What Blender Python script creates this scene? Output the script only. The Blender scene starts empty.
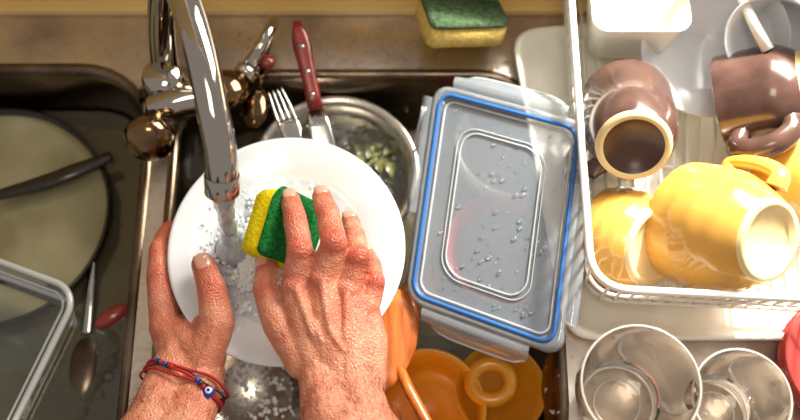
import bpy, bmesh, math, random
from mathutils import Vector, Matrix, noise
random.seed(7)
S=bpy.context.scene
COL=S.collection
TH=math.radians(20); CZ=0.94; CY=-0.342; F=1000.0
def W(u,v,z=0.0):
    """site survey: photo measurement + height above the sink deck -> metres"""
    a=(u-400)/F; b=(210-v)/F
    t=(CZ-z)/(math.cos(TH)-b*math.sin(TH))
    return Vector((a*t, CY+t*(math.sin(TH)+b*math.cos(TH)), z))
def C(r,g,b):
    f=lambda c:(c/255/12.92) if c/255<=0.04045 else ((c/255+0.055)/1.055)**2.4
    return (f(r),f(g),f(b),1)
# ---------------------------------------------------------------- materials
def newmat(n):
    m=bpy.data.materials.new(n); m.use_nodes=True
    nt=m.node_tree; nt.nodes.clear()
    out=nt.nodes.new('ShaderNodeOutputMaterial')
    return m,nt,out
def pmat(n,col,rough=.4,metal=0,col2=None,nscale=20,bump=0,bscale=60,sss=0,coat=0,detail=6,ramp=(.35,.65),spec=.5,trans=0,stretch=None,rvar=0):
    m,nt,out=newmat(n)
    p=nt.nodes.new('ShaderNodeBsdfPrincipled'); nt.links.new(p.outputs[0],out.inputs[0])
    p.inputs['Base Color'].default_value=col; p.inputs['Roughness'].default_value=rough
    p.inputs['Metallic'].default_value=metal; p.inputs['Specular IOR Level'].default_value=spec
    p.inputs['Coat Weight'].default_value=coat; p.inputs['Coat Roughness'].default_value=.08
    p.inputs['Transmission Weight'].default_value=trans
    if sss:
        p.inputs['Subsurface Weight'].default_value=sss
        p.inputs['Subsurface Radius'].default_value=(.012,.004,.002)
        p.inputs['Subsurface Scale'].default_value=.5
    tc=nt.nodes.new('ShaderNodeTexCoord'); mp=nt.nodes.new('ShaderNodeMapping')
    nt.links.new(tc.outputs['Object'],mp.inputs[0])
    if stretch: mp.inputs['Scale'].default_value=stretch
    if col2 or rvar:
        nz=nt.nodes.new('ShaderNodeTexNoise'); nz.inputs['Scale'].default_value=nscale; nz.inputs['Detail'].default_value=detail
        nt.links.new(mp.outputs[0],nz.inputs[0])
        if col2:
            r=nt.nodes.new('ShaderNodeValToRGB'); r.color_ramp.elements[0].position=ramp[0]; r.color_ramp.elements[1].position=ramp[1]
            r.color_ramp.elements[0].color=col; r.color_ramp.elements[1].color=col2
            nt.links.new(nz.outputs[0],r.inputs[0]); nt.links.new(r.outputs[0],p.inputs['Base Color'])
        if rvar:
            mr=nt.nodes.new('ShaderNodeMapRange'); mr.inputs['From Min'].default_value=.3; mr.inputs['From Max'].default_value=.7
            mr.inputs['To Min'].default_value=max(.02,rough-rvar); mr.inputs['To Max'].default_value=rough+rvar
            nt.links.new(nz.outputs[0],mr.inputs[0]); nt.links.new(mr.outputs[0],p.inputs['Roughness'])
    if bump:
        nb=nt.nodes.new('ShaderNodeTexNoise'); nb.inputs['Scale'].default_value=bscale; nb.inputs['Detail'].default_value=5
        nt.links.new(mp.outputs[0],nb.inputs[0])
        b=nt.nodes.new('ShaderNodeBump'); b.inputs['Strength'].default_value=bump; b.inputs['Distance'].default_value=.002
        nt.links.new(nb.outputs[0],b.inputs['Height']); nt.links.new(b.outputs[0],p.inputs['Normal'])
    return m
def clear(n,tint=(1,1,1,1),body=(.8,.85,.9,1),bodyf=.1,ior=1.45,rough=.05,bump=0,bscale=40,extra=0.0,stretch=None):
    """thin clear sheet: transparent + diffuse haze + fresnel gloss"""
    m,nt,out=newmat(n); N=nt.nodes; L=nt.links
    tr=N.new('ShaderNodeBsdfTransparent'); tr.inputs[0].default_value=tint
    df=N.new('ShaderNodeBsdfDiffuse'); df.inputs[0].default_value=body
    m1=N.new('ShaderNodeMixShader'); m1.inputs[0].default_value=bodyf
    L.new(tr.outputs[0],m1.inputs[1]); L.new(df.outputs[0],m1.inputs[2])
    gl=N.new('ShaderNodeBsdfGlossy'); gl.inputs['Roughness'].default_value=rough
    fr=N.new('ShaderNodeFresnel'); fr.inputs[0].default_value=ior
    ad=N.new('ShaderNodeMath'); ad.operation='ADD'; ad.use_clamp=True; ad.inputs[1].default_value=extra
    L.new(fr.outputs[0],ad.inputs[0])
    m2=N.new('ShaderNodeMixShader'); L.new(ad.outputs[0],m2.inputs[0]); L.new(m1.outputs[0],m2.inputs[1]); L.new(gl.outputs[0],m2.inputs[2])
    if bump:
        tc=N.new('ShaderNodeTexCoord'); mp=N.new('ShaderNodeMapping'); L.new(tc.outputs['Object'],mp.inputs[0])
        if stretch: mp.inputs['Scale'].default_value=stretch
        nb=N.new('ShaderNodeTexNoise'); nb.inputs['Scale'].default_value=bscale; nb.inputs['Detail'].default_value=3
        L.new(mp.outputs[0],nb.inputs[0]); b=N.new('ShaderNodeBump'); b.inputs['Strength'].default_value=bump; b.inputs['Distance'].default_value=.004
        L.new(nb.outputs[0],b.inputs['Height']); L.new(b.outputs[0],gl.inputs['Normal']); L.new(b.outputs[0],fr.inputs['Normal'])
    L.new(m2.outputs[0],out.inputs[0]); return m
M={}
M['steel']=pmat('brushed_steel',C(226,216,206),.36,1,col2=C(150,132,118),nscale=11,bump=.25,bscale=110,rvar=.16,ramp=(.4,.72))
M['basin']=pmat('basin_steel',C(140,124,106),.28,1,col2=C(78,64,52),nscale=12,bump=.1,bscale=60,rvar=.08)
M['chrome']=pmat('chrome',C(192,184,176),.06,1)
M['bronze']=pmat('aged_chrome',C(150,120,90),.12,1,col2=C(70,48,30),nscale=25)
M['potsteel']=pmat('pot_steel',C(215,208,198),.25,1,bump=.1,bscale=200)
M['white']=pmat('white_porcelain',C(226,230,236),.12,0,coat=.4,bump=.08,bscale=35)
M['wplastic']=pmat('white_plastic',C(240,236,224),.3,0)
M['wire']=pmat('coated_wire',C(240,238,230),.3,0)
M['brown']=pmat('brown_glaze',C(88,64,56),.22,0,coat=.5,col2=C(64,44,38),nscale=30)
M['brownin']=pmat('brown_inner',C(76,50,40),.3,0)
M['cream']=pmat('unglazed_cream',C(232,206,152),.6,0,bump=.1,bscale=200)
M['yellow']=pmat('yellow_glaze',C(220,168,82),.22,0,coat=.5,col2=C(210,154,62),nscale=15)
M['orange']=pmat('orange_enamel',C(230,162,36),.25,0,coat=.4,col2=C(212,138,22),nscale=12)
M['spg']=pmat('scouring_green',C(14,84,38),.9,0,col2=C(36,120,54),nscale=260,bump=1,bscale=420,spec=.1)
M['spg2']=pmat('scouring_green_worn',C(90,110,80),.9,0,col2=C(56,80,56),nscale=220,bump=1,bscale=420,spec=.1)
M['spy']=pmat('foam_yellow',C(244,222,30),.85,0,col2=C(226,196,16),nscale=240,bump=1,bscale=330,spec=.1)
M['spy2']=pmat('foam_yellow_old',C(226,202,118),.85,0,col2=C(204,172,88),nscale=200,bump=1,bscale=330,spec=.1)
M['woodred']=pmat('red_wood',C(134,34,22),.3,0,col2=C(92,16,12),nscale=60,stretch=(1,1,.2),coat=.3)
M['wood']=pmat('spoon_wood',C(206,116,44),.4,0,col2=C(156,74,24),nscale=30,stretch=(4,.6,1),coat=.3)
M['blade']=pmat('blade',C(200,198,194),.14,1)
M['blue']=pmat('blue_gasket',C(44,100,168),.35,0)
M['red']=pmat('red_cord',C(176,24,22),.6,0,bump=.6,bscale=900)
M['redglass']=pmat('red_glaze',C(168,60,56),.15,0,coat=.5)
M['black']=pmat('black_cast',C(34,26,18),.22,0,coat=.3)
M['dirty']=pmat('murky_soup',C(168,162,130),.10,0,col2=C(122,114,84),nscale=9,coat=.6,bump=.15,bscale=20)
M['leaf']=pmat('wet_greens',C(62,80,38),.3,0,col2=C(128,124,80),nscale=90,bump=.6,bscale=200,coat=.3)
M['beadw']=pmat('bead_white',C(240,240,240),.15)
M['beadb']=pmat('bead_blue',C(20,60,170),.15)
M['foam']=pmat('soap_foam',C(246,249,252),.3,0,bump=1,bscale=300,sss=.2)
M['wall']=pmat('wall_tile_cream',C(236,206,140),.3,0,col2=C(222,184,110),nscale=5,bump=.05)
M['frame']=pmat('painted_frame',C(238,232,220),.4)
M['cab']=pmat('cabinet_wood',C(120,84,52),.5,0,col2=C(94,62,36),nscale=8,stretch=(6,1,.5))
M['floor']=pmat('floor_tile',C(120,104,88),.5,0,col2=C(98,84,70),nscale=6)
M['cloth']=pmat('dark_sleeve',C(40,44,52),.9,0,bump=.5,bscale=300)
M['nail']=pmat('nail',C(226,162,142),.2,0,coat=.4,sss=.2)
M['hair']=pmat('arm_hair',C(58,34,20),.5,0)
M['water']=clear('murky_water',tint=(.66,.62,.52,1),body=C(132,124,98),bodyf=.34,ior=1.33,rough=.03,bump=.6,bscale=22,extra=.07)
M['potwater']=clear('pot_water',tint=(.8,.8,.74,1),body=C(112,110,90),bodyf=.12,ior=1.33,rough=.03,bump=.8,bscale=60,extra=.10)
M['stream']=clear('running_water',tint=(.90,.94,.98,1),body=C(226,234,242),bodyf=.38,ior=1.40,rough=.03,bump=.8,bscale=150,extra=.12,stretch=(1,1,.12))
M['drop']=clear('water_drop',tint=(.97,.98,1,1),body=C(235,240,248),bodyf=.03,ior=1.25,rough=.02,extra=.03)
M['suds']=clear('soapy_film',tint=(.96,.98,1,1),body=C(236,243,250),bodyf=.25,ior=1.33,rough=.05,bump=.8,bscale=60,extra=.04)
M['lid']=clear('frosted_lid',tint=(.94,.97,1,1),body=C(206,220,236),bodyf=.27,ior=1.5,rough=.12,bump=.3,bscale=30,extra=.06)
M['lidclear']=clear('lid_clear_rim',tint=(.95,.97,1,1),body=C(214,228,242),bodyf=.26,ior=1.5,rough=.08,extra=.08)
M['lidline']=clear('lid_ridge',tint=(.9,.93,.97,1),body=C(235,240,245),bodyf=.5,ior=1.5,rough=.1,extra=.08)
M['glass']=clear('drinking_glass',tint=(.96,.92,.86,1),body=C(250,222,190),bodyf=.05,ior=1.25,rough=.02,extra=.03)
M['glassrim']=clear('glass_rim',tint=(.98,.97,.95,1),body=C(250,244,232),bodyf=.45,ior=1.4,rough=.02,extra=.1)
M['tub']=clear('clear_tub',tint=(.9,.92,.92,1),body=C(200,205,200),bodyf=.08,ior=1.3,rough=.08,extra=.03)
M['tubrim']=clear('clear_tub_rim',tint=(.9,.92,.92,1),body=C(230,235,232),bodyf=.5,ior=1.5,rough=.08,extra=.05)
def skinmat():
    m,nt,out=newmat('skin'); N=nt.nodes; L=nt.links
    p=N.new('ShaderNodeBsdfPrincipled'); L.new(p.outputs[0],out.inputs[0])
    a=N.new('ShaderNodeVertexColor'); a.layer_name='Col'
    tc=N.new('ShaderNodeTexCoord')
    n1=N.new('ShaderNodeTexNoise'); n1.inputs['Scale'].default_value=55; n1.inputs['Detail'].default_value=6
    L.new(tc.outputs['Object'],n1.inputs[0])
    r=N.new('ShaderNodeValToRGB'); r.color_ramp.elements[0].color=(.76,.54,.47,1); r.color_ramp.elements[1].color=(1.03,.99,.96,1)
    r.color_ramp.elements[0].position=.3; r.color_ramp.elements[1].position=.62
    L.new(n1.outputs[0],r.inputs[0])
    mx=N.new('ShaderNodeMixRGB'); mx.blend_type='MULTIPLY'; mx.inputs[0].default_value=1
    L.new(a.outputs[0],mx.inputs[1]); L.new(r.outputs[0],mx.inputs[2]); L.new(mx.outputs[0],p.inputs['Base Color'])
    p.inputs['Roughness'].default_value=.30; p.inputs['Subsurface Weight'].default_value=.12
    p.inputs['Subsurface Radius'].default_value=(.01,.004,.002); p.inputs['Subsurface Scale'].default_value=.5
    v=N.new('ShaderNodeTexVoronoi'); v.inputs['Scale'].default_value=520; L.new(tc.outputs['Object'],v.inputs[0])
    n2=N.new('ShaderNodeTexNoise'); n2.inputs['Scale'].default_value=150; n2.inputs['Detail'].default_value=4; L.new(tc.outputs['Object'],n2.inputs[0])
    ad=N.new('ShaderNodeMath'); ad.operation='ADD'; L.new(v.outputs['Distance'],ad.inputs[0]); L.new(n2.outputs[0],ad.inputs[1])
    b=N.new('ShaderNodeBump'); b.inputs['Strength'].default_value=.6; b.inputs['Distance'].default_value=.0015
    L.new(ad.outputs[0],b.inputs['Height']); L.new(b.outputs[0],p.inputs['Normal'])
    return m
M['skin']=skinmat()
# ---------------------------------------------------------------- geometry helpers
def empty(name,loc=(0,0,0)):
    e=bpy.data.objects.new(name,None); e.empty_display_size=.02; COL.objects.link(e); e.location=loc
    return e
def mobj(name,verts,faces,mat,parent=None,smooth=True,mats=None,mi=None):
    me=bpy.data.meshes.new(name); me.from_pydata([tuple(v) for v in verts],[],faces); me.update()
    o=bpy.data.objects.new(name,me); COL.objects.link(o)
    for m in (mats or [mat]): me.materials.append(m)
    if mi: 
        for p,i in zip(me.polygons,mi): p.material_index=i
    if smooth:
        for p in me.polygons: p.use_smooth=True
    bm=bmesh.new(); bm.from_mesh(me); bmesh.ops.recalc_face_normals(bm,faces=bm.faces); bm.to_mesh(me); bm.free()
    if parent: o.parent=parent
    return o
def spline(pts,n=8,closed=False):
    pts=[Vector(p) for p in pts]; out=[]; k=len(pts)
    rng=range(k if closed else k-1)
    for i in rng:
        g=(lambda j:pts[j%k]) if closed else (lambda j:pts[max(0,min(k-1,j))])
        p0,p1,p2,p3=g(i-1),g(i),g(i+1),g(i+2)
        for s in range(n):
            t=s/n
            out.append(.5*((2*p1)+(p2-p0)*t+(2*p0-5*p1+4*p2-p3)*t*t+(3*p1-p0-3*p2+p3)*t**3))
    if not closed: out.append(pts[-1])
    return out
def tubegeo(pts,rad,seg=12,closed=False,flat=1.0):
    pts=[Vector(p) for p in pts]; n=len(pts)
    if not hasattr(rad,'__len__'): rad=[rad]*n
    if len(rad)!=n:
        rr=[]; k=len(rad)-1
        for i in range(n):
            x=i/(n-1)*k; j=min(int(x),k-1); rr.append(rad[j]*(1-(x-j))+rad[j+1]*(x-j))
        rad=rr
    def tan(i):
        a=pts[(i-1)%n] if (closed or i>0) else pts[i]; b=pts[(i+1)%n] if (closed or i<n-1) else pts[i]
        d=b-a
        return d.normalized() if d.length>1e-9 else Vector((0,0,1))
    t=tan(0); up=Vector((0,0,1)) if abs(t.z)<.9 else Vector((0,1,0))
    u=(up-t*up.dot(t)).normalized(); V=[];Fc=[]
    for i in range(n):
        t=tan(i); u=(u-t*u.dot(t)).normalized(); w=t.cross(u)
        for s in range(seg):
            a=2*math.pi*s/seg; V.append(pts[i]+u*math.cos(a)*rad[i]*flat+w*math.sin(a)*rad[i])
    for i in range(n if closed else n-1):
        for s in range(seg):
            a=i*seg+s; b=i*seg+(s+1)%seg; c=((i+1)%n)*seg+(s+1)%seg; d=((i+1)%n)*seg+s
            Fc.append((a,b,c,d))
    if not closed:
        Fc.append(tuple(range(seg))[::-1]); Fc.append(tuple((n-1)*seg+s for s in range(seg)))
    return V,Fc
def tube(name,pts,rad,mat,parent=None,seg=12,closed=False,flat=1.0):
    V,Fc=tubegeo(pts,rad,seg,closed,flat); return mobj(name,V,Fc,mat,parent)
def multitube(name,paths,rad,mat,parent=None,seg=6):
    V=[];Fc=[]
    for p in paths:
        v,f=tubegeo(p,rad,seg); o=len(V); V+=v; Fc+=[tuple(i+o for i in q) for q in f]
    return mobj(name,V,Fc,mat,parent)
def frame(d,up=Vector((0,0,1))):
    d=Vector(d).normalized()
    if abs(d.dot(up))>.98: up=Vector((0,1,0))
    x=up.cross(d).normalized(); y=d.cross(x)
    return x,y,d
def lathe(name,p0,d,prof,mat,parent=None,seg=48,mats=None,mi=None,capend=True,capstart=False):
    x,y,d=frame(d); p0=Vector(p0); V=[];Fc=[];I=[]
    for r,h in prof:
        for s in range(seg):
            a=2*math.pi*s/seg; V.append(p0+d*h+x*math.cos(a)*r+y*math.sin(a)*r)
    for i in range(len(prof)-1):
        for s in range(seg):
            Fc.append((i*seg+s,i*seg+(s+1)%seg,(i+1)*seg+(s+1)%seg,(i+1)*seg+s)); I.append(mi[i] if mi else 0)
    if capend: Fc.append(tuple((len(prof)-1)*seg+s for s in range(seg))); I.append(mi[-1] if mi else 0)
    if capstart: Fc.append(tuple(range(seg))[::-1]); I.append(mi[0] if mi else 0)
    return mobj(name,V,Fc,mat,parent,mats=mats,mi=I)
def rr2(x0,x1,y0,y1,r,n=8):
    out=[]
    for cx,cy,a0 in ((x1-r,y1-r,0),(x0+r,y1-r,90),(x0+r,y0+r,180),(x1-r,y0+r,270)):
        for i in range(n+1):
            a=math.radians(a0+90*i/n); out.append((cx+r*math.cos(a),cy+r*math.sin(a)))
    return out
def loft(name,loops,mat,parent=None,cap_end=False,cap_start=False,smooth=True):
    n=len(loops[0]); V=[p for l in loops for p in l]; Fc=[]
    for i in range(len(loops)-1):
        for s in range(n): Fc.append((i*n+s,i*n+(s+1)%n,(i+1)*n+(s+1)%n,(i+1)*n+s))
    if cap_end: Fc.append(tuple((len(loops)-1)*n+s for s in range(n)))
    if cap_start: Fc.append(tuple(range(n))[::-1])
    return mobj(name,V,Fc,mat,parent,smooth)
def box(name,x0,x1,y0,y1,z0,z1,mat,parent=None,bevel=0):
    V=[(x,y,z) for x in (x0,x1) for y in (y0,y1) for z in (z0,z1)]
    Fc=[(0,1,3,2),(4,6,7,5),(0,4,5,1),(2,3,7,6),(0,2,6,4),(1,5,7,3)]
    o=mobj(name,V,Fc,mat,parent,smooth=False)
    if bevel:
        b=o.modifiers.new('b','BEVEL'); b.width=bevel; b.segments=3
    return o
def ell(name,c,rad,mat,parent=None,rot=None,seg=24):
    bm=bmesh.new(); bmesh.ops.create_uvsphere(bm,u_segments=seg,v_segments=seg//2,radius=1)
    me=bpy.data.meshes.new(name); 
    mt=(rot.to_4x4() if rot else Matrix())@Matrix.Diagonal((*rad,1)); bm.transform(Matrix.Translation(c)@mt); bm.to_mesh(me); bm.free()
    for p in me.polygons: p.use_smooth=True
    me.materials.append(mat); o=bpy.data.objects.new(name,me); COL.objects.link(o)
    if parent: o.parent=parent
    return o
def basis(x,y,z):
    return Matrix((x,y,z)).transposed()
def solid(o,t,off=-1):
    m=o.modifiers.new('s','SOLIDIFY'); m.thickness=t; m.offset=off
# ---------------------------------------------------------------- camera
cd=bpy.data.cameras.new('camera'); cam=bpy.data.objects.new('camera',cd); COL.objects.link(cam)
cd.sensor_width=36; cd.lens=45; cam.location=(0,CY,CZ); cam.rotation_euler=(TH,0,0); cd.clip_start=.01
cd.dof.use_dof=True; cd.dof.focus_distance=.90; cd.dof.aperture_fstop=2.4
S.camera=cam
# ---------------------------------------------------------------- room
box('wall_back',-1.2,1.6,.237,.30,-.87,.10,M['wall'])
wl=box('wall_left',-1.2,-.25,.237,.30,.10,1.3,M['wall'])
box('trim_1',-.25,1.6,.215,.31,.10,.115,M['frame'],bevel=.003)
win=empty('window_1',(.6,.27,.6))
def wb(n,*a):
    o=box(n,*a,M['frame']); o.parent=win; o.matrix_parent_inverse=Matrix.Translation((-.6,-.27,-.6))
wb('frame_left',-.25,-.21,.245,.29,.115,1.3); wb('frame_right',1.56,1.6,.245,.29,.115,1.3); wb('frame_top',-.21,1.56,.245,.29,1.26,1.3)
box('floor',-1.6,1.8,-1.6,.3,-.9,-.87,M['floor'])
cab=empty('kitchen_cabinet')
box('front_panel',-1.2,1.6,-.42,-.40,-.87,-.03,M['cab'],cab); box('side_panel_left',-1.2,-1.18,-.40,.235,-.87,-.03,M['cab'],cab); box('side_panel_right',1.58,1.6,-.40,.235,-.87,-.03,M['cab'],cab)
# ---------------------------------------------------------------- sink
sink=empty('kitchen_sink')
LB=(-.70,-.262,-.30,.157,.075); RB=(-.228,.150,-.262,.150,.07)
def rr_off(B,o): return rr2(B[0]-o,B[1]+o,B[2]-o,B[3]+o,max(.004,B[4]+o))
cu=bpy.data.curves.new('deck','CURVE'); cu.dimensions='2D'; cu.fill_mode='BOTH'
def addpoly(pts):
    s=cu.splines.new('POLY'); s.points.add(len(pts)-1); s.use_cyclic_u=True
    for p,q in zip(s.points,pts): p.co=(q[0],q[1],0,1)
addpoly([(-1.2,-.42),(1.6,-.42),(1.6,.237),(-1.2,.237)])
addpoly(rr_off(LB,.008)); addpoly(rr_off(RB,.008))
tmp=bpy.data.objects.new('tmp',cu); COL.objects.link(tmp); bpy.context.view_layer.update()
me=bpy.data.meshes.new_from_object(tmp.evaluated_get(bpy.context.evaluated_depsgraph_get())); bpy.data.objects.remove(tmp)
me.materials.clear(); me.materials.append(M['steel']); dk=bpy.data.objects.new('deck',me); COL.objects.link(dk); dk.parent=sink
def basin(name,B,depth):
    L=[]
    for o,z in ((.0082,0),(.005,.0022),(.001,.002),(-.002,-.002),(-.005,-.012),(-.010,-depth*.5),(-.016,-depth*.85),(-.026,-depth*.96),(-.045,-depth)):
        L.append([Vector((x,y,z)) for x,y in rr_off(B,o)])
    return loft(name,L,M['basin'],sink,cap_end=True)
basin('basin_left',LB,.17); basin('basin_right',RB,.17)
lathe('drain_right',(-.04,-.05,-.169),(0,0,1),[(.045,0),(.045,.002),(.036,.003),(.032,-.0005),(.0,-.0005)],M['chrome'],sink)
# the water filling the basins belongs to the sink
for n,B,z in (('water_left',LB,-.075),('water_right',RB,-.11)):
    pts=[Vector((x,y,z)) for x,y in rr_off(B,-.012)]
    mobj(n,pts,[tuple(range(len(pts)))],M['water'],sink,False)
box('trim_2',-1.2,1.6,.222,.237,0,.012,M['wall'],bevel=.003)
# ---------------------------------------------------------------- left basin contents
pan=empty('frying_pan')
pc=W(-8,212,-.050)
lathe('pan_body',pc+Vector((0,0,-.06)),(0,0,1),[(.0,0),(.095,0),(.112,.008),(.121,.055),(.123,.057),(.119,.056),(.110,.012),(.1,.005),(0,.005)],M['black'],pan,seg=64)
lathe('pan_leftovers',pc+Vector((0,0,-.012)),(0,0,1),[(.118,0),(.0,.001)],M['dirty'],pan,seg=64)
tube('pan_handle',spline([W(-5,196,-.045),W(45,182,-.045),W(72,172,-.045),W(112,156,-.05)],8),[.006,.009,.009,.006],M['black'],pan,flat=.5)
sp=empty('serving_spoon')
tube('handle',spline([W(92,262,-.064),W(90,300,-.068),W(87,334,-.075)],8),[.004,.005,.006],M['blade'],sp,flat=.5)
ell('bowl',W(84,366,-.078),(.016,.034,.006),M['basin'],sp)
ell('red_pepper',W(112,316,-.074),(.020,.009,.007),M['redglass'],None,Matrix.Rotation(.6,3,'Z'))
lathe('sauce_bowl',W(30,352,-.12),(0,0,1),[(.0,0),(.03,0),(.06,.03),(.066,.042),(.063,.042),(.05,.02),(0,.006)],M['black'],None)
def bubbles(name,items,mat,parent=None):
    bm=bmesh.new()
    for c,r,fz in items:
        mt=Matrix.Translation(c)@Matrix.Diagonal((r,r,r*fz,1)); bmesh.ops.create_icosphere(bm,subdivisions=2,radius=1,matrix=mt)
    me=bpy.data.meshes.new(name); bm.to_mesh(me); bm.free()
    for p in me.polygons: p.use_smooth=True
    me.materials.append(mat); o=bpy.data.objects.new(name,me); COL.objects.link(o)
    if parent:o.parent=parent
    return o
it=[(W(108,376,-.074),.006,.6),(W(98,352,-.074),.004,.6),(W(60,357,-.074),.005,.6)]
for i in range(60): it.append((W(random.uniform(20,135),random.uniform(280,415),-.0745),random.uniform(.0008,.0025),.6))
bubbles('water_bubbles',it,M['drop'],sink)
tub=empty('clear_food_tub')
o=W(76,292,.015); ex=(W(0,264,.015)-o).normalized(); ey=Vector((-ex.y,ex.x,0)); 
if ey.y>0: ey=-ey
def tl(off,z,r=.022): return [o+ex*x+ey*y+Vector((0,0,z)) for x,y in rr2(0-off,.22+off,0-off,.17+off,r+off)]
loft('tub_walls',[tl(0,0),tl(-.004,-.03),tl(-.008,-.06),tl(-.02,-.068)],M['tub'],tub,cap_end=True)
tube('tub_rim',tl(.002,0),.0035,M['tubrim'],tub,closed=True,seg=8)
tube('tub_rim_inner',tl(-.006,-.004),.0015,M['tubrim'],tub,closed=True,seg=6)
# ---------------------------------------------------------------- faucet
fa=empty('kitchen_faucet')
pts=spline([W(170,92,0),W(164,55,.06),W(162,10,.13),W(168,-28,.19),W(184,0,.215),W(200,50,.215),W(213,110,.20),W(221,155,.18),W(222,178,.162)],8)
tube('spout',pts,[.016,.0145,.0135,.0135,.0135,.0135,.0135,.0135,.0140],M['chrome'],fa,seg=24)
E=W(222,178,.162); d=(W(222,192,.15)-W(221,155,.18)).normalized()
lathe('aerator',E-d*.004,d,[(.0145,0),(.0150,.001),(.0150,.018),(.0145,.019),(.012,.019),(.011,.015),(0,.015)],M['chrome'],fa,seg=32)
lathe('base_flange',W(172,96,0),(0,0,1),[(.034,0),(.034,.004),(.026,.012),(.021,.02),(.021,.045),(.017,.052),(0,.052)],M['chrome'],fa)
tube('mixer_body',spline([W(150,112,.03),W(185,100,.032),W(235,92,.03)],6),[.014,.018,.018,.014],M['chrome'],fa,seg=24)
tube('valve_stem_left',[W(158,108,.03),W(152,130,.04)],[.012,.010],M['bronze'],fa)
lathe('knob_left',W(152,128,.038),W(146,152,.056)-W(152,128,.038),[(.010,0),(.018,.004),(.024,.012),(.025,.020),(.020,.028),(.010,.032),(0,.033)],M['bronze'],fa)
lathe('knob_right',W(225,98,.028),W(232,82,.05)-W(225,98,.028),[(.010,0),(.017,.004),(.020,.012),(.019,.022),(.012,.028),(0,.029)],M['bronze'],fa)
tube('lever',[W(246,72,.035),W(262,45,.045),W(276,18,.055)],[.008,.0065,.0055],M['chrome'],fa,seg=16)
lathe('lever_collar',W(243,78,.03),W(262,45,.045)-W(246,72,.035),[(0,0),(.012,0),(.012,.012),(.008,.014)],M['chrome'],fa,capend=False)
ell('hot_marker',W(266,62,.03),(.010,.008,.006),M['woodred'],fa)
Est=E+d*.016
gz=.0275
wsm=empty('water_stream')
spth=[Vector((Est.x-.010*(k/24)+.0008*math.sin(k*1.1),Est.y-.012*(k/24)+.0006*math.cos(k*1.3),Est.z+(gz-Est.z)*(k/24))) for k in range(25)]
tube('stream_column',spth,[.0105,.0095,.0082,.0078,.0074,.0078,.0078,.0082,.009,.013,.018],M['stream'],wsm,seg=20)
sb=spth[-1]
for k,(rr_,th) in enumerate(((.016,.0020),(.025,.0013),(.034,.0009))):
    tube('ripple_%d'%(k+1),[Vector((sb.x+math.cos(a)*rr_*(1+.08*math.sin(3*a+k)),sb.y+math.sin(a)*rr_*(1+.08*math.cos(2*a+k)),.0275)) for a in [2*math.pi*i/40 for i in range(40)]],th,M['stream'],wsm,seg=8,closed=True,flat=.6)
# ---------------------------------------------------------------- saucepan with greens
pot=empty('saucepan'); pc=W(335,172,-.03)
lathe('pot_body',pc+Vector((0,0,-.10)),(0,0,1),[(0,0),(.072,0),(.080,.008),(.080,.09),(.088,.099),(.089,.101),(.086,.102),(.077,.096),(.075,.012),(.07,.004),(0,.004)],M['potsteel'],pot,seg=72)
lathe('pot_water',pc+Vector((0,0,-.022)),(0,0,1),[(.077,0),(0,.0001)],M['potwater'],pot,seg=48)
def leafcluster(name,n,cen,sx,sy,mat,parent):
    V=[];Fc=[]
    for i in range(n):
        c=cen+Vector((random.gauss(0,sx),random.gauss(0,sy),random.uniform(-.006,.006)))
        a=random.uniform(0,6.28); l=random.uniform(.008,.018); w=l*.45; k=len(V)
        dx=Vector((math.cos(a),math.sin(a),random.uniform(-.3,.3))); dy=Vector((-math.sin(a),math.cos(a),0))
        for s in range(6):
            t=s/5; ww=w*math.sin(math.pi*min(.97,max(.05,t))); z=Vector((0,0,.004*math.sin(t*5+i)))
            V+= [c+dx*l*(t*2-1)-dy*ww+z, c+dx*l*(t*2-1)+Vector((0,0,-.002))+z, c+dx*l*(t*2-1)+dy*ww+z]
        for s in range(5):
            b=k+s*3; Fc+=[(b,b+1,b+4,b+3),(b+1,b+2,b+5,b+4)]
    return mobj(name,V,Fc,mat,parent)
leafcluster('soaked_greens',70,W(362,162,-.054),.022,.014,M['leaf'],pot)
bubbles('pot_suds',[(W(random.gauss(345,22),random.gauss(128,10),-.051),random.uniform(.001,.005),.5) for i in range(60)],M['drop'],pot)
# ---------------------------------------------------------------- cutlery
kn=empty('kitchen_knife')
a=W(297,22,.05); b=W(316,110,.02)
def slab(name,a,b,ws,th,mat,parent,up=Vector((0,0,1)),offs=None):
    d=(b-a).normalized(); x=d.cross(up).normalized(); n=x.cross(d).normalized(); V=[];k=len(ws);L=(b-a).length;seg=14
    loops=[]
    for i,w in enumerate(ws):
        c=a+d*L*i/(k-1)+(x*offs[i] if offs else Vector())
        loops.append([c+x*w*math.copysign(abs(math.cos(t))**.6,math.cos(t))+n*th*math.copysign(abs(math.sin(t))**.6,math.sin(t)) for t in [2*math.pi*s/seg for s in range(seg)]])
    return loft(name,loops,mat,parent,True,True)
slab('handle',a,b,[.004,.0085,.0095,.0085,.0078,.0078,.008,.0075],.006,M['woodred'],kn)
for i,t in enumerate((.3,.58,.84)):
    p=a.lerp(b,t); lathe('rivet_%d'%(i+1),p,Vector((0,-.1,1)),[(.0028,0),(.0028,.0066),(0,.0068)],M['blade'],kn,seg=14)
slab('blade',b,W(330,175,.0),[.009,.011,.012,.012,.008],.0012,M['blade'],kn)
fk=empty('dinner_fork')
a=W(275,90,.03); m1=W(291,130,.022); e=W(312,180,.012)
d=(m1-a).normalized(); x=d.cross(Vector((0,0,1))).normalized()
for i in range(4):
    o_=x*(-.0085+i*.00567); tube('tine_%d'%(i+1),spline([a+o_*.8,a.lerp(m1,.5)+o_+Vector((0,0,-.002)),m1+o_-d*.008],5),[.0009,.0018,.0019],M['blade'],fk,seg=8)
slab('fork_head',m1-d*.012,m1+d*.016,[.0100,.0108,.0105,.0085,.005],.0014,M['blade'],fk)
slab('handle',m1+d*.014,e,[.005,.0035,.0035,.004],.0016,M['blade'],fk)
ts=empty('table_spoon')
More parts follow.
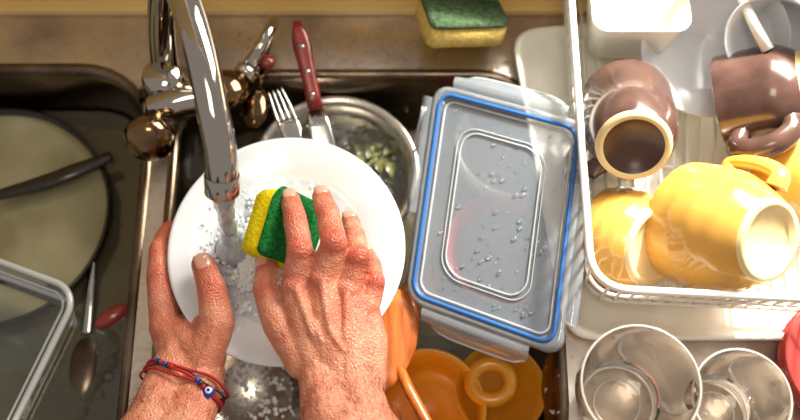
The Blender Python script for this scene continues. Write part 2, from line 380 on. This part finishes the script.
p=W(255,108,.02); dd=(W(262,70,.02)-p).normalized(); xx,yy,zz=dd.cross(Vector((0,0,1))).normalized(),dd,Vector((0,0,1))
ell('bowl',p,(.014,.024,.007),M['bronze'],ts,basis(xx,yy,zz)); slab('handle',p+dd*.02,p+dd*.08,[.004,.003,.004,.005],.0015,M['bronze'],ts)
# ---------------------------------------------------------------- plate
pl=empty('dinner_plate'); pc=W(287,250,.035)
R=.1125
prof=[(0,-.012),(.058,-.012),(.060,-.016),(.064,-.016),(.068,-.010),(.090,-.002),(R-.001,.0045),(R,.006),(R-.001,.0078),(R-.004,.0075),(.092,.002),(.078,-.003),(.066,-.0085),(.05,-.009),(0,-.009)]
tilt=Vector((-.02,-.03,1)).normalized()
lathe('plate_body',pc,tilt,prof,M['white'],pl,seg=96)
lathe('soapy_water',pc,tilt,[(.074,-.0045),(.066,-.0080),(.05,-.0082),(0,-.0082)],M['suds'],pl,seg=64)
it=[]
for i in range(240):
    a=random.gauss(2.9,.9); r=random.uniform(.02,.088); 
    it.append((pc+Vector((math.cos(a)*r,math.sin(a)*r,-.0080+max(0,(r-.066))*.42)),random.uniform(.0006,.0022),.5))
for i in range(160):
    a=random.gauss(.9,.5); r=random.gauss(.084,.007)
    it.append((pc+Vector((math.cos(a)*r,math.sin(a)*r,-.0005+(r-.085)*.3)),random.uniform(.0008,.0026),.4))
for k in range(30):
    cx=random.gauss(248,12); cy=random.gauss(258,24)
    for i in range(28):
        q=W(cx+random.gauss(0,4),cy+random.gauss(0,4),.03)
        it.append((Vector((q.x,q.y,.0285+random.uniform(0,.004))),random.uniform(.0010,.0030),.7))
bubbles('suds',it,M['foam'],pl)
# ---------------------------------------------------------------- sponges
def sponge(name,c,rot,sx,sy,h1,h2,my,mg,jit=.0012):
    e=empty(name)
    def layer(n,z0,z1,mat):
        L=[];
        for o_,z in ((-.006,z0),(-.002,z0+.0008),(0,z0+.003),(0,z1-.003),(-.002,z1-.0008),(-.006,z1)):
            L.append([c+rot@Vector((x_+noise.noise(Vector((x_*60,y_*60,z*60)))*jit*2,y_+noise.noise(Vector((x_*60+9,y_*60,z*60)))*jit*2,z)) for x_,y_ in rr2(-sx-o_,sx+o_,-sy-o_,sy+o_,.009,6)])
        loft(n,L,mat,e,True,True)
    layer('foam_layer',-h1,0,my); layer('scouring_layer',-.0005,h2,mg)
    return e
rot=Matrix.Rotation(math.radians(15),3,'Z')@Matrix.Rotation(math.radians(-20),3,'X')@Matrix.Rotation(math.radians(16),3,'Y')
sponge('kitchen_sponge',W(463,12,.048),rot,.042,.030,.024,.008,M['spy2'],M['spg2'])
rot=Matrix.Rotation(math.radians(-6),3,'Z')@Matrix.Rotation(math.radians(46),3,'Y')@Matrix.Rotation(math.radians(10),3,'X')
sponge('kitchen_sponge.001',W(291,230,.068),rot,.031,.032,.027,.008,M['spy'],M['spg'],.002)
# ---------------------------------------------------------------- hands
def capsule(V,Fc,p0,r0,p1,r1,seg=18,hs=6):
    p0=Vector(p0);p1=Vector(p1); d=p1-p0
    if d.length<1e-6:d=Vector((0,0,1e-5))
    x,y,d=frame(d); k=len(V); n=0
    for c,r,a0,a1 in ((p0,r0,-89,0),(p1,r1,0,89)):
        for i in range(hs+1):
            a=math.radians(a0+(a1-a0)*i/hs); n+=1
            for s in range(seg):
                t=2*math.pi*s/seg; V.append(c+d*math.sin(a)*r+(x*math.cos(t)+y*math.sin(t))*math.cos(a)*r)
    for i in range(n-1):
        for s in range(seg): Fc.append((k+i*seg+s,k+i*seg+(s+1)%seg,k+(i+1)*seg+(s+1)%seg,k+(i+1)*seg+s))
    Fc.append(tuple(k+s for s in range(seg))[::-1]); Fc.append(tuple(k+(n-1)*seg+s for s in range(seg)))
def organic(name,chains,parent,voxel,smooth,creases,reds,hair=None):
    V=[];Fc=[]
    for ch in chains:
        for (p,r),(q,s) in zip(ch,ch[1:]): capsule(V,Fc,p,r,q,s)
    me=bpy.data.meshes.new('t'); me.from_pydata([tuple(v) for v in V],[],Fc); me.update()
    bm=bmesh.new(); bm.from_mesh(me); bmesh.ops.recalc_face_normals(bm,faces=bm.faces); bm.to_mesh(me); bm.free()
    t=bpy.data.objects.new('t',me); COL.objects.link(t)
    r=t.modifiers.new('r','REMESH'); r.mode='VOXEL'; r.voxel_size=voxel; r.use_smooth_shade=True
    s=t.modifiers.new('s','SMOOTH'); s.factor=.5; s.iterations=smooth
    bpy.context.view_layer.update()
    m=bpy.data.meshes.new_from_object(t.evaluated_get(bpy.context.evaluated_depsgraph_get())); bpy.data.objects.remove(t)
    m.name=name
    nrm=[v.normal.copy() for v in m.vertices]
    for c,d,n,w in creases:
        d=d.normalized()
        for v,nn in zip(m.vertices,nrm):
            q=v.co-c
            if q.length>.02: continue
            if nn.dot(n)<.1: continue
            ax=q.dot(d); lat=(q-d*ax).length
            g=0
            for o_,a_ in ((-.0042,.35),(-.0015,.6),(.0013,.6),(.004,.35)): g+=a_*math.exp(-((ax-o_+15*lat*lat)/.0008)**2)
            v.co-=nn*g*.0010*math.exp(-(max(0,lat-w)/.005)**2)
    for v,nn in zip(m.vertices,nrm):
        v.co+=nn*(noise.noise(v.co*70)*.0007+noise.noise(v.co*190)*.00025)
    ca=m.color_attributes.new('Col','FLOAT_COLOR','POINT')
    base=Vector(C(218,150,120)[:3]); redc=Vector(C(202,92,72)[:3]); pale=Vector(C(230,176,148)[:3])
    for i,v in enumerate(m.vertices):
        f=0
        for c,rad,am in reds:
            d2=(v.co-c).length_squared
            f=max(f,am*math.exp(-d2/(rad*rad)))
        k=.5+.5*noise.noise(v.co*28)
        cc=base.lerp(pale,k*.5).lerp(redc,min(1,f+.3*(1-k)))
        ca.data[i].color=(cc.x,cc.y,cc.z,1)
    m.materials.clear(); m.materials.append(M['skin'])
    for p in m.polygons: p.use_smooth=True
    o=bpy.data.objects.new(name,m); COL.objects.link(o); o.parent=parent
    if hair:
        paths=[]; vs=m.vertices; idx=list(range(len(vs))); random.shuffle(idx); cnt=0
        for i in idx:
            v=vs[i]
            pr=hair(v.co)
            if pr<=random.random() or nrm[i].z<.05: continue
            g=Vector((random.gauss(-.35,.35),random.gauss(.5,.4),0)); g=(g-nrm[i]*g.dot(nrm[i])).normalized()
            l=random.uniform(.006,.014)
            paths.append([v.co-nrm[i]*.0003,v.co+g*l*.5+nrm[i]*l*.3,v.co+g*l+nrm[i]*l*.35]); cnt+=1
            if cnt>900: break
        if paths: multitube(name+'_hair',paths,[.00018,.00014,.00005],M['hair'],parent,seg=3)
    return o
person=empty('person')
def nail(name,tip,prev,r,up,ln=.0065,wd=.0062):
    d=(tip-prev).normalized(); up=(up-d*up.dot(d)).normalized(); x=d.cross(up)
    seg=10;V=[];Fc=[]
    for i in range(seg+1):
        t=i/seg*2-1
        for j in range(seg+1):
            s=j/seg*2-1
            wl=wd*(1-.25*max(0,-t)**3-.12*max(0,t)**4)
            ang=s*1.0
            V.append(tip+d*(t*ln+.0005)+x*math.sin(ang)*wl*1.15+up*(r*.93+.0012-(1-math.cos(ang))*r*.55-.0012*max(0,t)**2-.0015*max(0,abs(t)-.8)*5))
    for i in range(seg):
        for j in range(seg): a=i*(seg+1)+j; Fc.append((a,a+1,a+seg+2,a+seg+1))
    o=mobj(name,V,Fc,M['nail'],person); solid(o,.0008,0); return o
P=lambda u,v,z,r:(W(u,v,z),r)
up=Vector((0,-.25,1)).normalized()
wr=(340,384,.080)
idx=[P(296,286,.086,.0130),P(300,250,.104,.0118),P(295,218,.100,.0104),P(290,200,.088,.0092)]
mid=[P(322,280,.090,.0132),P(334,243,.109,.0120),P(328,214,.104,.0106),P(322,197,.090,.0092)]
rin=[P(347,291,.084,.0127),P(358,258,.096,.0112),P(355,235,.084,.0098),P(350,221,.070,.0086)]
pin=[P(366,309,.074,.0116),P(375,283,.078,.0096),P(372,265,.068,.0085),P(366,253,.056,.0076)]
thb=[P(304,360,.074,.0180),P(279,322,.074,.0158),P(267,290,.070,.0128),P(267,266,.060,.0108)]
palm=[]
wl_=[(-15,0,-.004),(-2,0,0),(10,1,0),(21,3,-.004)]
for (f,w_) in zip((idx,mid,rin,pin),wl_):
    palm.append([P(wr[0]+w_[0]*1.2,wr[1]-2,wr[2]+w_[2],.019),(f[0][0]*.5+W(wr[0]+w_[0]*1.5,wr[1]-10,wr[2]+w_[2])*.5,.0170),(f[0][0]-Vector((0,0,.002)),f[0][1]+.001)])
    palm.append([(f[0][0]+Vector((0,0,-.012)),.012),P(wr[0]+w_[0],wr[1]-5,wr[2]-.008,.015)])
webs=[[(idx[0][0]-Vector((0,0,.004)),.011),(mid[0][0]-Vector((0,0,.004)),.011),(rin[0][0]-Vector((0,0,.004)),.011),(pin[0][0]-Vector((0,0,.003)),.010)],
      [(idx[0][0].lerp(thb[0][0],.35)-Vector((0,0,.006)),.012),(thb[1][0].lerp(idx[0][0],.25),.010)],
      [(idx[0][0].lerp(thb[0][0],.6)-Vector((0,0,.004)),.014),(thb[1][0],.012)]]
tend=[]
for f,w_ in zip((idx,mid,rin,pin),wl_):
    tend.append([(f[0][0]+Vector((0,0,.0110)),.0044),(f[0][0].lerp(W(wr[0]+w_[0]*.6,wr[1],wr[2]+.01),.5)+Vector((0,0,.0105)),.0030),(W(wr[0]+w_[0]*.5,wr[1]-6,wr[2]+.009),.003)])
    tend.append([(f[0][0]+Vector((0,0,.0035)),.0125),(f[0][0]+Vector((0,0,.0035)),.0126)])
vein=[[(W(330,330,.1015),.0024),(W(342,350,.0985),.0024)],[(W(314,322,.0995),.002),(W(322,342,.0995),.0022)]]
el=Vector((.10,-.46,.13))
w0=W(*wr); 
arm=[[(w0+Vector((-.014,0,0)),.0220),(W(336,425,.088),.030),(el+Vector((-.012,0,0)),.036)],
     [(w0+Vector((.014,-.002,-.001)),.0215),(W(362,425,.086),.028),(el+Vector((.014,0,0)),.036)]]
joint_bumps=[[(f[i][0]+Vector((0,0,.0018)),f[i][1]*1.03)]*2 for f in (idx,mid,rin,pin) for i in (1,)]
cr=[];rd=[]
for f in (idx,mid,rin,pin):
    cr.append((f[1][0]+up*f[1][1],f[2][0]-f[0][0],up,.006)); cr.append((f[2][0]+up*f[2][1],f[3][0]-f[1][0],up,.004))
    rd+=[(f[0][0]+Vector((0,0,.01)),.014,.45),(f[1][0]+Vector((0,0,.01)),.015,.7),(f[2][0]+Vector((0,0,.008)),.012,.55),(f[3][0],.014,.8)]
cr.append((thb[2][0]+Vector((-.3,-.2,.9)).normalized()*.012,thb[3][0]-thb[1][0],Vector((-.3,-.2,.9)).normalized(),.005))
rd+=[(thb[3][0],.015,.8),(thb[2][0]+Vector((0,0,.01)),.014,.55)]
organic('right_hand',[idx,mid,rin,pin,thb]+palm+webs+tend+vein+arm+joint_bumps,person,.0014,4,cr,rd,
  hair=lambda c: .5 if c.y<w0.y+.012 else (.03 if c.y<w0.y+.05 else 0))
for n,f in (('nail_index',idx),('nail_middle',mid),('nail_ring',rin),('nail_pinky',pin)): nail(n,f[3][0],f[2][0],f[3][1],Vector((0,.3,1)))
nail('nail_thumb',thb[3][0],thb[2][0],thb[3][1],Vector((-.5,0,1)),.0075,.0072)
lw=(188,374,.028)
ti=[P(206,352,.034,.0195),P(217,322,.044,.0165),P(212,290,.053,.0136),P(203,265,.054,.0112)]
li=[P(166,326,.024,.0152),P(160,280,.026,.0128),P(161,250,.024,.0114),P(170,231,.014,.0102)]
lm=[P(176,338,.008,.0135),P(172,300,-.004,.0115),P(190,268,-.002,.0100),P(212,262,.004,.0088)]
lr=[P(184,345,-.006,.0125),P(186,318,-.022,.0105),P(208,292,-.016,.0095),P(230,284,-.004,.0085)]
lp=[P(192,352,-.018,.0115),P(200,335,-.030,.0095),P(220,312,-.022,.0085),P(238,304,-.008,.0078)]
lpalm=[]
for f in (li,lm,lr,lp):
    lpalm.append([P(lw[0]-6,lw[1],lw[2]-.006,.020),(f[0][0].lerp(W(*lw),.5),.019),(f[0][0],f[0][1]+.001)])
lpalm.append([P(200,372,.028,.020),ti[0],(li[0][0].lerp(ti[0][0],.5),.016),li[0]])
lpalm.append([(li[0][0].lerp(ti[1][0],.5)-Vector((0,0,.006)),.011),(W(*lw),.022)])
lpalm.append([(li[0][0].lerp(ti[1][0],.35)-Vector((0,0,.010)),.012),(ti[1][0]-Vector((0,0,.008)),.012)])
lel=Vector((-.335,-.46,.10)); l0=W(*lw)
larm=[[(l0+Vector((-.012,.006,0)),.0215),(W(155,424,.045),.027),(lel,.036)],[(l0+Vector((.013,-.002,0)),.0215),(W(182,428,.045),.027),(lel+Vector((.024,0,0)),.036)]]
ltend=[[(W(196,372,.048),.003),(W(208,345,.052),.0032),(W(215,325,.058),.003)],[(W(172,365,.044),.003),(W(168,345,.042),.0028)]]
cr=[(ti[2][0]+up*.0125,ti[3][0]-ti[1][0],up,.007),(ti[2][0]+up*.012+(ti[1][0]-ti[2][0])*.25,ti[3][0]-ti[1][0],up,.005),
    (li[1][0]+up*.011,li[2][0]-li[0][0],up,.006),(li[2][0]+up*.010,li[3][0]-li[1][0],up,.005)]
rd=[(ti[3][0],.016,.85),(ti[2][0]+up*.01,.015,.6),(li[1][0],.024,.65),(li[2][0],.018,.75),(li[3][0],.016,.85),(li[0][0],.024,.45),(ti[1][0],.02,.35)]
organic('left_hand',[ti,li,lm,lr,lp]+lpalm+larm+ltend,person,.0014,4,cr,rd,hair=lambda c: .5 if c.y<l0.y-.02 else 0)
nail('nail_thumb_left',ti[3][0],ti[2][0],ti[3][1],Vector((.15,.1,1)),.0078,.0078)
for n,e_,s_ in (('sleeve_right',el+Vector((.001,0,0)),Vector((.02,-.16,.03))),('sleeve_left',lel+Vector((.012,0,0)),Vector((-.02,-.16,.04)))):
    o=lathe(n,e_+Vector((0,.03,-.005)),s_,[(.054,0),(.056,.01),(.056,.1),(.06,.2)],M['cloth'],person,capend=True); solid(o,.002)
# bracelet
br=empty('beaded_bracelet')
ax=(W(168,405,.04)-l0).normalized(); cen=W(184,386,.033); sd=ax.cross(Vector((0,0,1))).normalized(); nn=sd.cross(ax).normalized()
if nn.z<0: nn=-nn
def loop(off,tl_,r,mat,n,wob):
    pts=[]
    for i in range(64):
        a=2*math.pi*i/64
        pts.append(cen+ax*(off+tl_*math.cos(a)+.0012*math.sin(a*5+wob))+sd*math.cos(a)*.0395+nn*math.sin(a)*.0275)
    tube(n,pts,r,mat,br,seg=8,closed=True); return pts
loop(-.004,.006,.0014,M['red'],'cord_1',0); q=loop(.001,-.004,.0014,M['red'],'cord_2',2); loop(.005,.003,.0011,M['red'],'cord_3',1); loop(-.001,.001,.0009,M['black'],'cord_dark',3)
for i,k in enumerate((8,9,10,11,12,13,20,21,22)):
    ell('bead_%d'%(i+1),q[k]+nn*.001,(.0026,)*3,[M['beadb'],M['black'],M['red']][i%3],br,seg=12)
bq=q[24] if q[24].x>q[8].x else q[8]
ell('eye_bead',bq+nn*.002,(.0055,.0055,.003),M['beadb'],br,seg=16); ell('eye_bead_white',bq+nn*.0045,(.0032,.0032,.0012),M['beadw'],br,seg=16); ell('eye_bead_pupil',bq+nn*.0055,(.0016,.0016,.0008),M['black'],br,seg=12)
# ---------------------------------------------------------------- container lid
ld=empty('food_container_lid')
TL=W(436,84,.045); BL=W(405,300,.005); BR=W(561,357,.05)
exv=BR-BL; eyv=TL-BL; Wd=exv.length; Hd=eyv.length; ex_=exv/Wd; ey_=eyv/Hd; nz=ex_.cross(ey_).normalized()
def Q(s,t,h=0): return BL+ex_*s+ey_*t+nz*h
def ql(off,h,r=.018): return [Q(x_,y_,h) for x_,y_ in rr2(off,Wd-off,off,Hd-off,r)]
pts=ql(.010,.0); mobj('panel',pts,[tuple(range(len(pts)))],M['lid'],ld,False)
loft('rim',[ql(0,-.010),ql(-.001,-.002),ql(0,.003),ql(.003,.0045),ql(.006,.003),ql(.010,.0)],M['lidclear'],ld)
tube('gasket',ql(.0080,.0032,.014),.0022,M['blue'],ld,seg=8,closed=True)
tube('gasket_inner',ql(.0135,.0005,.012),.0013,M['lidline'],ld,seg=8,closed=True)
inn=[Q(x_,y_,.001) for x_,y_ in rr2(.036,Wd-.040,.038,Hd-.038,.020)]
tube('raised_panel_edge',inn,.0009,M['lidline'],ld,seg=8,closed=True)
tube('raised_panel_edge_outer',[Q(x_,y_,.001) for x_,y_ in rr2(.032,Wd-.036,.034,Hd-.034,.022)],.0006,M['lidline'],ld,seg=8,closed=True)
def flap(n,p0,p1,out,drop=-.01,wid=.022):
    L=[]
    for k,(o_,h) in enumerate(((.0,.002),(.006,.004),(.012,.001),(wid,drop*.6),(wid+.003,drop))):
        ins=.0 if k<3 else .006*(k-2)
        row=[]
        for i in range(11):
            t=i/10; e_=abs(t*2-1)**6*.006
            s_=p0[0]+(p1[0]-p0[0])*(ins/Hd+t*(1-2*ins/Hd))+out[0]*(o_-e_*(k>2)); t_=p0[1]+(p1[1]-p0[1])*(ins/Hd+t*(1-2*ins/Hd))+out[1]*(o_-e_*(k>2))
            row.append(Q(s_,t_,h))
        L.append(row)
    V=[p for r_ in L for p in r_]; Fc=[(i*11+j,i*11+j+1,(i+1)*11+j+1,(i+1)*11+j) for i in range(len(L)-1) for j in range(10)]
    mobj(n,V,Fc,M['lidclear'],ld)
    tube(n+'_edge',L[-1],.0012,M['lidline'],ld,seg=6)
flap('flap_left',(0,.085),(0,Hd-.015),(-1,0),-.02,.018)
flap('flap_front',(.02,0),(Wd-.03,0),(0,-1),-.012,.018)
flap('flap_back',(.02,Hd),(Wd-.02,Hd),(0,1),-.012,.018)
flap('flap_right',(Wd,.03),(Wd,Hd-.05),(1,0),-.02,.004)
bubbles('droplets',[(Q(random.uniform(.02,Wd-.02),random.uniform(.02,Hd-.02),.0004),random.uniform(.0006,.0026),.35) for i in range(110)],M['drop'],ld)
# ---------------------------------------------------------------- dish rack and tray
def quadloop(c,r,n=8):
    out=[]; k=len(c)
    for i in range(k):
        a,b,d_=c[i-1],c[i],c[(i+1)%k]
        u_=(a-b).normalized(); v_=(d_-b).normalized(); p=b+u_*r; q_=b+v_*r
        for s in range(n+1):
            t=s/n; out.append(p*(1-t)**2+b*2*t*(1-t)+q_*t*t)
    return out
dr=empty('dish_rack')
zr=.11
rimc=[W(566,-75,zr),W(592,288,zr),W(905,304,zr),W(905,-75,zr)]
rim=quadloop(rimc,.035)
tube('rim',rim,.0036,M['wire'],dr,seg=10,closed=True)
cenr=sum(rimc,Vector())/4
def shrink(p,f,z): 
    q_=cenr+(p-cenr)*f; return Vector((q_.x,q_.y,z))
basec=[shrink(p,.93,.028) for p in rimc]
base=quadloop(basec,.03); tube('base_ring',base,.003,M['wire'],dr,seg=8,closed=True)
midr=quadloop([shrink(p,.965,.065) for p in rimc],.032); tube('mid_ring',midr,.002,M['wire'],dr,seg=8,closed=True)
paths=[]
def side(i,j,n):
    for k in range(1,n):
        t=k/n; a=rimc[i].lerp(rimc[j],t); b=basec[i].lerp(basec[j],t); paths.append([a,b])
side(0,1,22); side(1,2,20); side(3,0,20); side(2,3,22)
for k in range(1,20):
    paths.append([basec[1].lerp(basec[2],k/20),basec[0].lerp(basec[3],k/20)])
for k in range(1,5): paths.append([basec[0].lerp(basec[1],k/5)-Vector((0,0,.003)),basec[3].lerp(basec[2],k/5)-Vector((0,0,.003))])
multitube('side_wires',paths,.0017,M['wire'],dr,seg=6)
tr=empty('drip_tray')
trc=[W(510,30,.02),W(566,340,.02),W(940,340,.02),W(940,-10,.02)]
ct=sum(trc,Vector())/4
def trl(off,z,r=.03):
    c=[]
    for p in trc:
        d_=(p-ct); c.append(Vector((p.x-math.copysign(off,d_.x),p.y-math.copysign(off,d_.y),z)))
    return quadloop(c,r)
loft('tray_body',[trl(.006,.002),trl(.003,.004),trl(.0,.020),trl(.002,.0225),trl(.006,.021),trl(.010,.010),trl(.03,.007)],M['wplastic'],tr,cap_end=True,cap_start=True)
# ---------------------------------------------------------------- mugs
def mug(name,po,pf,R,Rf,body,inner,foot,hdir=None,ridge=0,round_=.5,hr=.0065,hout=.032,h0=.14):
    e=empty(name); d=pf-po; L=d.length; d.normalize(); prof=[];mi=[]
    n=22
    for i in range(n+1):
        t=i/n; r=R-(R-Rf-.001)*max(0,(t-round_)/(1-round_))**2.2
        if ridge: r+=ridge*math.sin(t*26)*(t>.15)*(t<.9)
        prof.append((r,t*(L-.004))); mi.append(0)
    prof+=[(Rf,L-.003),(Rf-.0005,L),(Rf-.006,L),(Rf-.008,L-.005),(0,L-.005)]; mi+=[2,2,2,1,1]
    lathe('body',po,d,prof,body,e,mats=[body,inner,foot],mi=mi[1:],capend=False)
    ip=[(R,0),(R-.0015,-.001),(R-.004,.001),(R-.0045,L*.5),(Rf-.001,L*.85),(0,L-.009)]
    lathe('inside',po,d,ip,inner,e,mats=[body,inner],mi=[0,0,1,1,1],capend=False)
    if hdir is not None:
        h=(hdir-d*hdir.dot(d)).normalized()
        pts=spline([po+d*L*(h0+.04)+h*(R-.003),po+d*L*h0+h*(R+hout*.6),po+d*L*(h0+.16)+h*(R+hout),po+d*L*.58+h*(R+hout*.9),po+d*L*.78+h*(R+hout*.25),po+d*L*.80+h*(R-.010)],8)
        tube('handle',pts,[hr*1.2,hr,hr,hr,hr*1.2],body,e,seg=14,flat=1.3)
    return e
creamin=pmat('cream_glaze',C(250,226,170),.25,0,coat=.3)
mug('coffee_mug',W(626,102,.060),W(634,147,.125),.044,.033,M['brown'],M['brownin'],M['cream'],Vector((-.2,.6,-1)))
mug('coffee_mug.001',W(724,106,.060),W(808,88,.098),.049,.036,M['brown'],M['brownin'],M['cream'],Vector((-.75,-1,.1)),hr=.0085,hout=.020,round_=.6)
mug('coffee_mug.002',W(692,224,.060),W(771,241,.130),.058,.036,M['yellow'],M['cream'],M['cream'],Vector((-.35,1,-.8)),ridge=.0003,round_=.25,hout=.010)
mug('coffee_mug.003',W(612,238,.040),W(655,248,.075),.050,.036,M['yellow'],creamin,M['cream'],None,ridge=.0003,round_=.3)
mug('coffee_mug.004',W(772,168,.04),W(835,180,.075),.045,.034,M['yellow'],creamin,M['cream'],None,ridge=.0003,round_=.3)
# mustard casserole in the basin
mc=empty('mustard_casserole'); pc=W(426,408,-.035)
lathe('pot_body',pc+Vector((0,0,-.07)),(0,0,1),[(0,0),(.045,0),(.054,.01),(.057,.04),(.058,.068),(.059,.071),(.056,.072),(.053,.066),(.051,.03),(.045,.010),(0,.008)],M['orange'],mc,seg=64)
hc=pc+Vector((.064,.026,-.003))
tube('handle_ring',[hc+Vector((.019*math.cos(a),.018*math.sin(a),.002*math.cos(a))) for a in [2*math.pi*k/28 for k in range(28)]],.0078,M['orange'],mc,seg=14,closed=True)
lathe('mustard_bowl',W(496,398,-.105),(0,0,1),[(0,0),(.03,0),(.042,.03),(.046,.050),(.044,.050),(.038,.03),(0,.006)],M['orange'],None)
rb=empty('red_mixing_bowl')
lathe('bowl_body',W(500,262,-.14),(0,0,1),[(0,0),(.03,0),(.055,.03),(.064,.055),(.062,.055),(.05,.03),(0,.006)],M['redglass'],rb)
lathe('white_bowl',W(500,172,-.14),(.1,.1,1),[(0,0),(.035,0),(.055,.03),(.062,.065),(.060,.065),(.05,.03),(0,.006)],M['wplastic'],None)
ws=empty('wooden_spatula')
slab('blade',W(406,292,.0),W(380,392,-.01),[.010,.018,.022,.023,.021,.016,.006],.004,M['wood'],ws)
slab('handle',W(404,300,-.003),W(425,245,-.03),[.007,.006,.006],.004,M['wood'],ws)
tube('wooden_spoon',[W(396,362,-.01),W(410,392,-.004),W(436,440,.004),W(450,470,.006)],[.0055,.0055,.0055,.005],M['wood'],None)
lathe('steel_bowl',W(258,398,-.09),(0,-.1,1),[(0,0),(.035,0),(.055,.018),(.066,.045),(.070,.047),(.065,.049),(.052,.022),(.034,.006),(0,.005)],M['potsteel'],None,seg=64)
bubbles('basin_suds',[(W(random.gauss(262,24),random.gauss(392,20),-.076),random.uniform(.0006,.0028),.5) for i in range(150)],M['foam'])
# white things at back of rack
hol=empty('cutlery_holder')
hc_=W(628,24,.06)
def hl(sx,sy,z,r=.015): return [hc_+Vector((x_,y_,z)) for x_,y_ in rr2(-sx,sx,-sy,sy,r)]
loft('holder_body',[hl(.034,.026,-.02),hl(.038,.030,-.016),hl(.046,.038,.05),hl(.047,.039,.052),hl(.044,.036,.05),hl(.036,.028,-.01)],M['wplastic'],hol,cap_end=True,cap_start=True)
lathe('cereal_bowl',W(705,35,.05),Vector((-.1,-.6,.7)),[(0,0),(.028,0),(.03,.003),(.055,.02),(.068,.045),(.070,.058),(.068,.058),(.05,.022),(0,.006)],M['white'],None)
lathe('tea_cup',W(785,30,.09),Vector((-.5,-.5,.6)),[(0,0),(.022,0),(.03,.01),(.04,.04),(.042,.06),(.040,.06),(.028,.012),(0,.004)],M['white'],None)
tube('ladle_handle',[W(735,-20,.13),W(752,20,.13),W(768,50,.12)],[.005,.005,.006],M['wire'],None)
# ---------------------------------------------------------------- glasses
def tumbler(name,base,top,Rb,Rt,mat):
    e=empty(name); L=(top-base).length; dd=(top-base).normalized()
    lathe('glass_wall',base,top-base,[(0,0),(Rb*.9,0),(Rb,.003),(Rb*1.03,L*.3),(Rt*1.0,L*.7),(Rt,L)],mat,e,seg=64,capend=False)
    x,y,_=frame(dd)
    for n,rr_,h,t_ in (('rim',Rt-.0002,L,.0012),('base_ring',Rb-.002,.004,.0018),('base_ring_inner',Rb*.6,.006,.0008)):
        tube(n,[base+dd*h+(x*math.cos(a)+y*math.sin(a))*rr_ for a in [2*math.pi*k/64 for k in range(64)]],t_,M['glassrim'],e,seg=8,closed=True)
def stand(u,v,z): 
    p=W(u,v,z); return Vector((p.x,p.y,.001)),p
b,t=stand(641,384,.105); tumbler('drinking_glass',b,t,.036,.050,M['glass'])
b,t=stand(742,398,.09); tumbler('drinking_glass.001',b,t,.032,.042,M['glass'])
b=W(838,368,.0); lathe('red_plate_stack',b,(0,0,1),[(0,.0),(.04,.0),(.062,.014),(.063,.018),(.060,.018),(.064,.030),(.061,.030),(.065,.042),(.062,.043),(.045,.03),(0,.03)],M['redglass'],None)
# ---------------------------------------------------------------- droplets on deck
its=[]
for i in range(260):
    u=random.uniform(0,560); v=random.uniform(14,72); 
    its.append((W(u,v,.0005),random.uniform(.0006,.0022),.4))
for i in range(60): its.append((W(random.uniform(545,800),random.uniform(352,415),.0005),random.uniform(.0006,.0022),.4))
bubbles('deck_droplets',its,M['drop'],sink)
# ---------------------------------------------------------------- light
def area(n,loc,tgt,sx,sy,p,col):
    l=bpy.data.lights.new(n,'AREA'); l.shape='RECTANGLE'; l.size=sx; l.size_y=sy; l.energy=p; l.color=col
    o=bpy.data.objects.new(n,l); COL.objects.link(o); o.location=loc
    o.rotation_euler=(Vector(tgt)-Vector(loc)).to_track_quat('-Z','Y').to_euler(); return o
area('window_light',(.62,.62,.75),(.2,0,0),.8,.6,25,(1,.94,.83))
area('ceiling_lamp',(-.1,-.5,1.9),(0,0,0),.5,.5,6.5,(1,.88,.74))
l=bpy.data.lights.new('sunbeam','SPOT'); l.energy=470; l.spot_size=math.radians(48); l.spot_blend=1; l.shadow_soft_size=.09; l.color=(1,.94,.82)
o=bpy.data.objects.new('sunbeam',l); COL.objects.link(o); o.location=(.74,.78,.95)
o.rotation_euler=(Vector((.47,.23,.05))-Vector(o.location)).to_track_quat('-Z','Y').to_euler()
w=bpy.data.worlds.new('world'); S.world=w; w.use_nodes=True; bg=w.node_tree.nodes['Background']; bg.inputs[0].default_value=(1,.93,.85,1); bg.inputs[1].default_value=.36
S.view_settings.view_transform='Standard'
